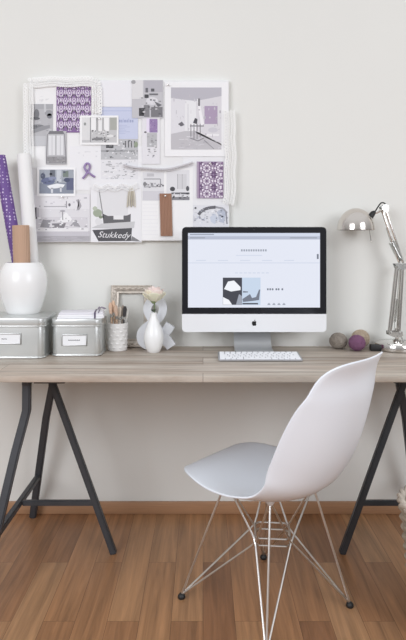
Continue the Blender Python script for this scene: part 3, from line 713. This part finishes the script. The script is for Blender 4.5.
s = Sheet(3); s.rect(132, 80, 163, 118, 'c0bec3', 0); s.rect(144, 80.5, 162.5, 92, 'b2b0b8'); s.rect(144.5, 94.5, 148.6, 98, '37373b', 2); s.rect(145.5, 88, 148, 92.5, '5d5d62', 2); s.rect(151, 88.6, 154.4, 91.6, '4c4c51', 2); s.rect(149.3, 93.5, 158, 95.2, '66666b', 2); s.ell(152, 101, 6, 4, 'd9d8dc', 2); s.poly([(154, 101), (162, 105), (158, 107)], '5b5b60', 2.4); s.rect(139, 108, 144, 116, '2f2f33', 2); s.rect(144, 105, 149.5, 117, '7a787d', 2); s.rect(151, 107, 162.5, 117, '6e6d72', 1.6); s.rect(132, 80, 143, 99, 'dbdadb', 1.4); s.ell(133.5, 82, 2.2, 2, '9b9a9c', 2.4); s.specks(137, 97, 162, 117, 26, ['8a898e', 'd0cfd3', '55555a'], seed=31)
s.done('photo_print', 'dark grey photo at the top middle of the board above the purple strip', 'photo', G)
s = Sheet(2); s.rect(142, 117, 160, 164, 'e2e1e5', 0); s.rect(146.5, 117, 149.4, 132, 'e6dcf0', 1.5); s.rect(149.5, 119, 157.5, 132.5, '8d74a4', 1.5); s.specks(149.6, 119, 157.2, 132, 10, ['6f5688', 'a893ba'], seed=4); s.ell(145.4, 132.2, 1.2, .9, '55515b', 2.5); s.rect(147, 133, 157, 147, 'b5b4b8', 1.5); s.specks(147, 133, 157, 162, 30, ['7d7c80', 'd8d8da', '98979b'], seed=6); s.done('magazine_page', 'narrow page with a purple block in the middle of the board', 'page', G)
# -- large framed room photo
s = Sheet(2); s.rect(164.8, 82, 228.5, 156.5, 'f1f1f2', 0); s.rect(171, 87.5, 221.5, 149.5, 'd3d0d6'); s.poly([(171, 87.5), (171, 98), (196, 101), (221.5, 96), (221.5, 87.5)], 'b6b3bc', 2)
s.poly([(171, 98), (171, 134), (185, 131), (185, 100)], 'dedde1', 2); s.poly([(185, 100), (185, 131), (196, 131), (196, 101)], 'e7e6e9', 2); s.poly([(171, 134), (171, 149.5), (221.5, 149.5), (221.5, 144), (196, 131), (185, 131)], 'bcbabf', 2)
s.poly([(196, 101), (196, 133), (221.5, 145), (221.5, 96)], 'd8d6da', 2); s.rect(204.5, 106, 217.5, 124, 'a592ae', 3); s.poly([(197, 99), (199, 99), (204.5, 126), (201, 126)], 'efeef0', 3); s.rect(198, 98.5, 200, 106, '6a686d', 3.4); s.poly([(178, 124), (182, 121.5), (184.5, 125), (181, 126.5)], '5e5c62', 3); s.poly([(193, 123), (195, 118), (197.5, 119), (197, 124)], '3f3e44', 3.4)
for k in range(4): s.rect(190.5+3.1*k, 124, 191.3+3.1*k, 140-2*abs(k-1.5), '77757b', 3.2)
s.line([(190, 126), (204, 126)], 1., '6d6b71', 3.5); s.line([(190, 138), (198, 141), (204, 138)], .9, '807e84', 3.5); s.line([(188, 104), (188, 131)], .5, 'c0bec3', 3); s.line([(204, 140), (214, 149)], .8, '8e8c92', 3.4); s.ell(213, 130, 5, 2.6, 'c9c6ce', 3); s.rect(206, 134, 219, 136, 'ebeaec', 3)
s.specks(172, 88, 196, 132, 16, ['cbc8ce', 'e9e8eb', 'bdbac1', 'dad8dc'], .4, 1.6, 4, seed=80, lift=2.6); s.specks(196, 102, 221, 142, 22, ['c6c3c9', 'b9b6bd', 'a9a6ad', 'cfccd2'], .4, 2, 3, seed=81, lift=3.2); s.specks(172, 136, 221, 149, 26, ['b0adb4', 'cbc9ce', 'd8d6da'], 1, 6, .9, seed=82, lift=2.6)
s.done('photo_print', 'largest photo, a pale room with a purple panel, at the upper right of the board', 'photo', G)
# -- small blue photo
s = Sheet(4); s.rect(36.8, 167.3, 75.5, 196.3, 'f5f5f6', 0); s.rect(39.3, 169.6, 73.7, 193.6, '9aa0ab'); s.rect(39.3, 183, 73.7, 193.6, '7f8797', 1.4); s.ell(48, 181, 7, 3.6, '5c6585'); s.ell(43, 176, 2.4, 3, '4a5066', 2.4); s.rect(50, 170, 55, 177, '5f6470', 2); s.ell(52.5, 178.5, 4, 2, '8189a5', 2.6); s.poly([(47, 186), (57, 183.5), (65, 184.5), (63, 187.5), (50, 189)], 'eceef2', 3); s.rect(51, 188, 53, 193, 'd4d7de', 3); s.rect(60, 187, 61.6, 192, 'd4d7de', 3); s.rect(63, 171, 68.5, 177, '6d7a72', 2); s.rect(66.5, 178, 73.7, 190, '555b78', 2.4); s.rect(56.5, 170, 61.5, 182, 'c3c8d0', 2); s.ell(67, 180, 3, 2.2, '3f4560', 3); s.specks(39.6, 170, 73.4, 184, 18, ['6b7283', 'b9bec8', '454b5e'], seed=41)
s.done('photo_print', 'small white-bordered photo of blue armchairs at the left of the board', 'photo', G)
# -- large sofa photo
s = Sheet(2); s.rect(33.5, 194, 90, 242, 'dcdbdf', 0); s.rect(34, 194.5, 89.7, 209, 'e4e3e6'); s.rect(34, 207.5, 37, 219, '4c4b50', 2); s.rect(36.5, 208, 39, 217, 'bbb9be', 2.4); s.rect(36, 217, 88, 231, 'd2d0d5', 1.4)
s.poly([(40, 227), (43, 219.5), (51, 220), (49, 228)], '8e8c92', 2); s.poly([(52.5, 228), (52, 223.5), (66, 223), (64, 228.5)], '78767c', 2.2); s.poly([(70, 226), (76, 219.5), (80.5, 227)], '98969c', 2); s.poly([(60, 219), (66, 212), (72, 219), (70, 222), (62, 222)], 'efeff1', 2); s.line([(62.5, 210), (62.8, 220)], .9, '8a888e', 3); s.ell(62.6, 211, 2.6, 1, 'a4a2a8', 3.4); s.rect(34, 231, 89.7, 236, 'c4c2c8', 2); s.rect(34, 236, 89.7, 241.5, 'aaa8ae', 2); s.rect(36, 228, 88, 231.5, 'e6e5e8', 2.4)
s.line([(44, 206.5), (66.5, 206.5)], .9, 'a5a3a8', 2); s.rect(66, 201, 66.9, 208, '8c8a90', 2); s.ell(69.5, 204.8, 1.2, 1.6, '605e64', 2.5); s.poly([(76, 200), (79, 199), (81.5, 206), (79, 210.5), (77, 209.5), (79, 206)], 'a09ea4', 2); s.specks(36, 196, 88, 217, 22, ['cbc9ce', 'b5b3b9', 'f0f0f1'], seed=44)
s.specks(36, 217, 88, 231, 40, ['b9b7bd', 'e9e8eb', 'a19fa5', 'f1f1f2'], .5, 3, 1.6, seed=83, lift=3); s.specks(35, 236.5, 89, 241, 14, ['9a989e', 'b9b7bd'], 2, 9, .8, seed=84, lift=2.6)
s.done('photo_print', 'large pale grey photo of a white sofa at the lower left of the board', 'photo', G)
# -- text page middle
s = Sheet(.5); s.rect(70, 146, 142, 190, 'ececee', 0); s.specks(76, 149, 98, 160, 7, ['dddde0'], seed=50); s.done('magazine_page', 'blank white page in the centre of the board behind the purple bow', 'page', G)
# -- bucket page
s = Sheet(3); s.rect(90.5, 179, 141.5, 242.3, 'eaeaec', 0); s.rect(97, 190, 128, 216, 'dfdfe1'); s.line([(99, 190), (103.5, 219)], .9, '77777a'); s.line([(99.3, 190), (131, 187)], .7, 'b6b6b9'); s.poly([(102.5, 213.5), (103.5, 223.5), (130.5, 221.8), (130.8, 213.8), (127, 215.5), (108, 216)], '58585c', 2); s.rect(113.5, 215.5, 123.5, 219.5, 'e9e9ea', 3); s.poly([(91, 228), (101, 223.5), (135, 221.5), (134, 228), (118, 229)], 'c6c6c9', 1.6)
s.poly([(92.3, 230), (98.5, 241.2), (131, 241), (132, 228)], '424246', 2.4); s.poly([(131, 241), (141, 241.6), (132, 236)], '77777b', 2); s.ell(97.5, 213, 4.5, 4, '98a38e', 2); s.ell(95, 208.5, 2.4, 2.2, 'b3bcab', 2.4); s.ell(100.8, 217, 2, 1.6, '7f8a76', 2.6); s.ell(98.5, 221.5, 3.4, 3.6, 'dedee0', 2.6)
tb = text_bm('Stukkedy', .037, .4, .0003, .0); c = P(113.5, 235.2, s.y-.0012); tb.transform(Matrix.Translation(c) @ Matrix.Rotation(math.radians(2), 4, 'Y')); merge(s.bm, tb, s.mi('e8e8ea'))
s.done('magazine_page', 'page with a dark chalk-lettered tray and a grey bucket at the bottom of the board', 'page', G)
# -- tassels
t = thing('tassel', 'cream tassel hanging on the page with the grey bucket', 'tassel', P(131.5, 186, YB-.008))
for k in range(5):
    q = B(); tube(q, bez([(0, 0, 0), (-.012+.006*k, -.001, -.03), (-.018+.0085*k, 0, -.09+.006*(k % 2))], 4), .0028, 6); build('strand', q, mat(['c9c3b4', 'd9d4c8', 'bdb6a5'][k % 3], .9), t)
# -- kitchen pages lower middle
s = Sheet(2); s.rect(141.5, 168, 193, 240.5, 'f0f0f1', 0); s.rect(142.5, 172, 164, 200.5, 'dcdce0'); s.rect(142.5, 191, 164, 200.5, 'cfced4', 1.6); s.line([(144, 179), (160.5, 179), (160.5, 186.5), (144, 187)], .8, '85858a', 2); s.specks(143.5, 182.5, 163, 188, 22, ['4f4f54', '88888c', 'b5b5b9'], seed=61); s.ell(144.8, 184, 1.6, 2.2, '77777b', 3); s.ell(163, 185.6, .9, .9, '55555a', 3); s.rect(147, 160.5+13, 154, 176.5, 'c0c0c4', 2)
for k in range(9): s.rect(142.5, 204+3.8*k, 158, 204.3+3.8*k, 'e3e3e6', 2)
s.rect(166.5, 170, 189.5, 200.5, 'dedee1', 1.2); s.rect(177.8, 174, 186.6, 189, 'd0d0d4', 2); s.rect(182, 174, 182.5, 189, 'a9a9ad', 2.4); s.line([(177.6, 174), (177.6, 189)], .5, '9b9b9f', 2.4); s.ell(172.5, 189, 2.6, 2.3, '38383d', 2.4); s.ell(187.6, 188.5, 1.6, 2.6, '4a4a4f', 2.4); s.rect(171.5, 192.5, 189.5, 194.2, '5c5c61', 2); s.rect(172, 197, 189.5, 200, '7c7c81', 2); s.specks(172, 193, 189.4, 200, 14, ['333338', 'd8d8db', '4e4e53'], seed=63)
s.done('magazine_page', 'white page with two small kitchen photos behind the brown corrugated strip', 'page', G)
s = Sheet(1); s.rect(183, 157, 229, 241.5, 'e9e9eb', 0); s.rect(183, 205, 228, 241, 'e0e0e4'); s.ell(189.5, 219, 6, 5, 'd4d4d9', 2)
arc = [(198.5, 214.8), (201, 211.5), (205, 209), (210, 207.6), (215.5, 207.2)]; s.line(arc, 3, '5d5d63', 2.6); s.line([(215, 207), (223, 208.5), (227, 213)], 2, '9a9aa1', 2.6); s.line([(184, 207), (188.5, 210)], 1.8, '6a6a70', 2.8); s.line([(185.5, 201), (184.8, 208)], 2.2, '3f3f45', 3); s.ell(180.5+4, 218, 2, 4.4, '74747a', 2.8); s.ell(195.5, 208, 1.1, 1.1, '4c4c52', 3); s.poly([(217, 212), (222, 208.5), (226, 213), (224, 223), (220, 222)], 'b7bccb', 2.8); s.poly([(210, 217), (215, 213.5), (219, 219), (215, 224), (211, 222)], 'c9cedb', 2.8); s.line([(226, 212), (227, 224)], 1.4, '83838b', 3); s.specks(185, 210, 226, 224, 46, ['b4b4bb', 'cfcfd5', '9393a0', 'f2f2f4', 'c3c8d6'], seed=71)
s.specks(185, 206, 228, 240, 60, ['a3a3ab', 'c6c6cc', '7d7d86', 'f2f2f4', 'd9dbe3'], .5, 2.2, 1.8, seed=85, lift=3.4)
s.done('magazine_page', 'page with a wreath and dark curved branch at the lower right of the board', 'page', G)
# -- medallion sample
s = Sheet(4); s.rect(196.8, 161.5, 223.3, 198.3, 'a797ad', 0)
for r_ in range(3):
    for c_ in range(2):
        x, y = 206.8+c_*14.6-(.6 if c_ else 0), 168.2+r_*12.8
        for ring, rr in ((0, 5.6), (1, 3.0)):
            for k in range(8):
                a = k*math.pi/4+.39*(ring); px, py = x+rr*math.cos(a), y+rr*math.sin(a)
                if 198 < px < 222.2 and 162.8 < py < 197: s.ell(px, py, 1.05-.2*ring, 1.05-.2*ring, 'eee8f0', 2, 7)
        if x < 222 and y < 197: s.ell(x, y, 1, 1, '5a3f66', 2.4, 8)
        for k in range(4):
            a = k*math.pi/2+math.pi/4; px, py = x+7.4*math.cos(a), y+6.6*math.sin(a)
            if 198.6 < px < 221.6 and 163.3 < py < 196.6: s.ell(px, py, 1.7, 1.7, '5a3f66', 1.6, 8)
        for k in range(12):
            a0, a1 = 2*math.pi*k/12, 2*math.pi*(k+.7)/12; pa, pb = (x+4.4*math.cos(a0), y+4.4*math.sin(a0)), (x+4.4*math.cos(a1), y+4.4*math.sin(a1))
            if all(197.4 < u < 222.8 and 162 < v < 197.8 for u, v in (pa, pb)): s.line([pa, pb], 1., '6d5079', 2.2)
for xx in (199.4, 214.2, 222.2): s.rect(xx-.6, 162, xx+.5, 198, '6d5079', 1.3)
s.done('wallpaper_sample', 'dark purple medallion patterned sample at the right of the board', 'paper sample', G)
# -- brown corrugated strip
y_ = YB-.0085; b = B(); x0, x1, z0, z1 = P(159.7, 0, y_).x, P(171.7, 0, y_).x, P(0, 236, y_).z, P(0, 193.5, y_).z
nn = 8; w_ = (x1-x0)/nn; sh = .008
for k in range(nn):
    bb = B(); pts = [(x0+w_*(k+.5)+w_*.5*math.cos(a), y_-.0022*math.sin(a)) for a in [math.pi*i/8 for i in range(9)]]
    lo = [bb.verts.new((x+sh*.5, y, z0)) for x, y in pts]; hi = [bb.verts.new((x-sh*.1, y, z1)) for x, y in pts]
    for i in range(8): bb.faces.new((lo[i], lo[i+1], hi[i+1], hi[i]))
    bb.faces.new(lo); bb.faces.new(hi[::-1]); bb.faces.new((lo[0], hi[0], hi[8], lo[8])); merge(b, bb)
tag(build('corrugated_strip', b, mat('a17b66', .8)), 'brown corrugated card strip pinned at the lower middle of the board', 'card strip')
# -- purple bow
t = thing('ribbon_bow', 'small purple ribbon loop pinned to the middle left of the board', 'ribbon', P(87.5, 167, YB-.01))
def ribbon(pts, w, m, parent, nm):
    yy = YB-.01; v = [P(x, y, yy)-P(87.5, 167, yy) for x, y in pts]; v = bez(v, 5); q = B(); rows = []
    for i, p in enumerate(v):
        tg = (v[min(i+1, len(v)-1)]-v[max(i-1, 0)]).normalized(); nn_ = Vector((-tg.z, 0, tg.x))*w
        dy = -.0025*math.sin(i*.5); rows.append([q.verts.new(p+nn_+Vector((0, dy, 0))), q.verts.new(p-nn_+Vector((0, dy+.001, 0)))])
    for i in range(len(rows)-1): q.faces.new((rows[i][0], rows[i][1], rows[i+1][1], rows[i+1][0]))
    o = build(nm, q, m, parent, 60); o.modifiers.new('thick', 'SOLIDIFY').thickness = .0008
mr_ = mat('9a86b2', .45)
ribbon([(87, 172), (84.5, 167.5), (86, 163.8), (89, 164), (89.6, 168), (86.5, 173)], .0045, mr_, t, 'loop'); ribbon([(87.4, 172), (85.5, 175.5), (82.5, 178.5)], .0045, mr_, t, 'tail'); ribbon([(87.4, 171.5), (91, 174.5), (95, 177)], .0045, mr_, t, 'tail')
# -- lace
def lace(name, label, pts, wpx, c, holes=True, yo=.012, scal=2.2):
    """openwork band along a pixel path: two cords, zig-zag threads and scallop loops"""
    yy = YB-yo; v = bez([P(x, y, yy) for x, y in pts], 6); q = B(); hw_ = wpx*yy/F_PX/2
    L1, L2 = [], []
    d_ = [0]
    for a, b_ in zip(v, v[1:]): d_.append(d_[-1]+(b_-a).length)
    def samp(s):
        i = 0
        while i < len(d_)-2 and d_[i+1] < s: i += 1
        t_ = (s-d_[i])/max(1e-9, d_[i+1]-d_[i]); p = v[i].lerp(v[i+1], t_); tg = (v[i+1]-v[i]).normalized(); return p, Vector((-tg.z, 0, tg.x))
    st = scal*yy/F_PX; N = max(3, int(d_[-1]/st)); zz = []
    for k in range(N+1):
        p, nn_ = samp(d_[-1]*k/N); L1.append(p+nn_*hw_*.55); L2.append(p-nn_*hw_*.9); zz.append(p+nn_*hw_*(.55 if k % 2 else -.9))
    if not holes:
        r_ = .0011; tube(q, L1, r_*1.2, 5); tube(q, L2, r_*1.2, 5); tube(q, zz, r_, 5)
        for k in range(N):
            p, nn_ = samp(d_[-1]*(k+.5)/N); bb = B(); bmesh.ops.create_uvsphere(bb, u_segments=8, v_segments=6, radius=hw_*.55); bb.transform(Matrix.Translation(p)); merge(q, bb)
    else:
        rows_ = [(-.75, .62, 0), (-.25, .62, .5), (.25, .62, 0), (.85, 1.0, .5)]
        for off, rs, ph in rows_:
            M_ = int(N*(1 if rs > .9 else 1.6))
            for k in range(M_):
                p, nn_ = samp(d_[-1]*(k+ph)/M_); ro = hw_*.36*rs if rs < .9 else d_[-1]/M_*.62; ri = ro*.42; ce = p+nn_*hw_*off; nn2 = 10
                A = [q.verts.new(ce+Vector((ro*math.cos(2*math.pi*i/nn2), 0, ro*math.sin(2*math.pi*i/nn2)))) for i in range(nn2)]
                D = [q.verts.new(ce+Vector((ri*math.cos(2*math.pi*i/nn2), -.0006, ri*math.sin(2*math.pi*i/nn2)))) for i in range(nn2)]
                for i in range(nn2): q.faces.new((A[i], A[(i+1) % nn2], D[(i+1) % nn2], D[i]))
        tube(q, [p-nn_*hw_ for p, nn_ in (samp(d_[-1]*k/N) for k in range(N+1))], .0012, 5)
    return tag(build(name, q, mat(c, .9)), label, 'lace', 'lace trims on the board')
lace('lace_trim', 'white lace edging around the upper left corner of the board', [(96.5, 114), (96.5, 98), (95, 84), (84, 81.5), (68, 82.5), (52, 81.5), (38, 83), (29.5, 84), (28.5, 96), (29, 110), (28.5, 126), (29, 146), (29.5, 166)][::-1], 9, 'f4f4f2', scal=3)
lace('lace_trim', 'white lace edging hanging down the right side of the board', [(229.5, 110), (230.5, 125), (230, 140), (231.5, 156), (230, 172), (231, 188), (228.5, 204)][::-1], 10, 'f4f4f2', scal=3)
lace('lace_garland', 'beaded pale grey lace garland swagging across the middle of the board', [(124, 165), (134, 167.5), (146, 168.5), (158, 169.5), (170, 169), (182, 166), (193, 162.5)], 3.6, 'cfcdd0', yo=.0135, scal=1.5, holes=False)
lace('lace_trim', 'zigzag white lace trim over the page with the grey bucket', [(93, 186), (101, 189.5), (108, 186.5), (115, 189.5), (122, 186), (130, 189), (138, 185)], 4.5, 'f2f2f2', yo=.0125)
# -- pins
M_pin = mat('d8d5d2', .25, .6)
for (px, py, lab) in ((99.5, 118.5, 'small round push pin on the dining room photo'), (168, 85, 'small round push pin at the corner of the largest photo'), (62, 197, 'small round push pin above the sofa photo'), (210, 163.5, 'small round push pin on the medallion sample'), (165.5, 196, 'small round push pin holding the brown corrugated strip')):
    yy = YB-.013; b = B(); lathe(b, [(0, -.013), (.0008, -.006), (.0008, .0), (.004, 0), (.0045, .003), (.003, .006), (0, .0068)], seg=14, mtx=Matrix.Rotation(math.radians(90), 4, 'X')); tag(build('push_pin', b, M_pin, loc=P(px, py, yy)), lab, 'push pin', 'push pins on the board')

# ================================================================== LIGHT AND CAMERA
w = bpy.data.worlds.new('world'); SC.world = w; w.use_nodes = True
bg = w.node_tree.nodes['Background']; n_ = w.node_tree.nodes; l_ = w.node_tree.links
tc_ = n_.new('ShaderNodeTexCoord'); sx_ = n_.new('ShaderNodeSeparateXYZ'); mr2 = n_.new('ShaderNodeMapRange'); rp = n_.new('ShaderNodeValToRGB')
l_.new(tc_.outputs['Generated'], sx_.inputs[0]); l_.new(sx_.outputs['Z'], mr2.inputs[0]); mr2.inputs['From Min'].default_value = -.3; mr2.inputs['From Max'].default_value = .75
l_.new(mr2.outputs[0], rp.inputs[0]); rp.color_ramp.elements[0].color = lin('77726e'); rp.color_ramp.elements[1].color = lin('f6f7fa')
l_.new(rp.outputs[0], bg.inputs[0]); bg.inputs[1].default_value = .86
def area(name, loc, target, sx, sy, e, c):
    l = bpy.data.lights.new(name, 'AREA'); l.shape = 'RECTANGLE'; l.size = sx; l.size_y = sy; l.energy = e; l.color = lin(c)[:3]
    o = bpy.data.objects.new(name, l); COL.objects.link(o); o.location = loc; o.rotation_euler = (Vector(target)-Vector(loc)).to_track_quat('-Z', 'Y').to_euler(); return o
area('window_daylight', (-1.9, -.9, 2.1), (.1, 2.5, 1.25), 1.7, 1.6, 61, 'f5f8ff')
area('second_window_daylight', (2.4, -.7, 2.15), (.3, 2.2, 1.1), 1.6, 1.6, 50, 'f5f8ff')
cam = bpy.data.cameras.new('camera'); co = bpy.data.objects.new('camera', cam); COL.objects.link(co)
co.location = (0, 0, CAM_H); co.rotation_euler = (math.radians(90), 0, 0)
cam.sensor_fit = 'VERTICAL'; cam.sensor_height = 36; cam.sensor_width = 36; cam.lens = F_PX/640*36; cam.shift_y = -(320-HY)/640; cam.clip_start = .05
SC.camera = co
SC.view_settings.view_transform = 'Standard'; SC.view_settings.look = 'None'; SC.view_settings.gamma = 1; SC.view_settings.exposure = .04; SC.view_settings.use_curve_mapping = False
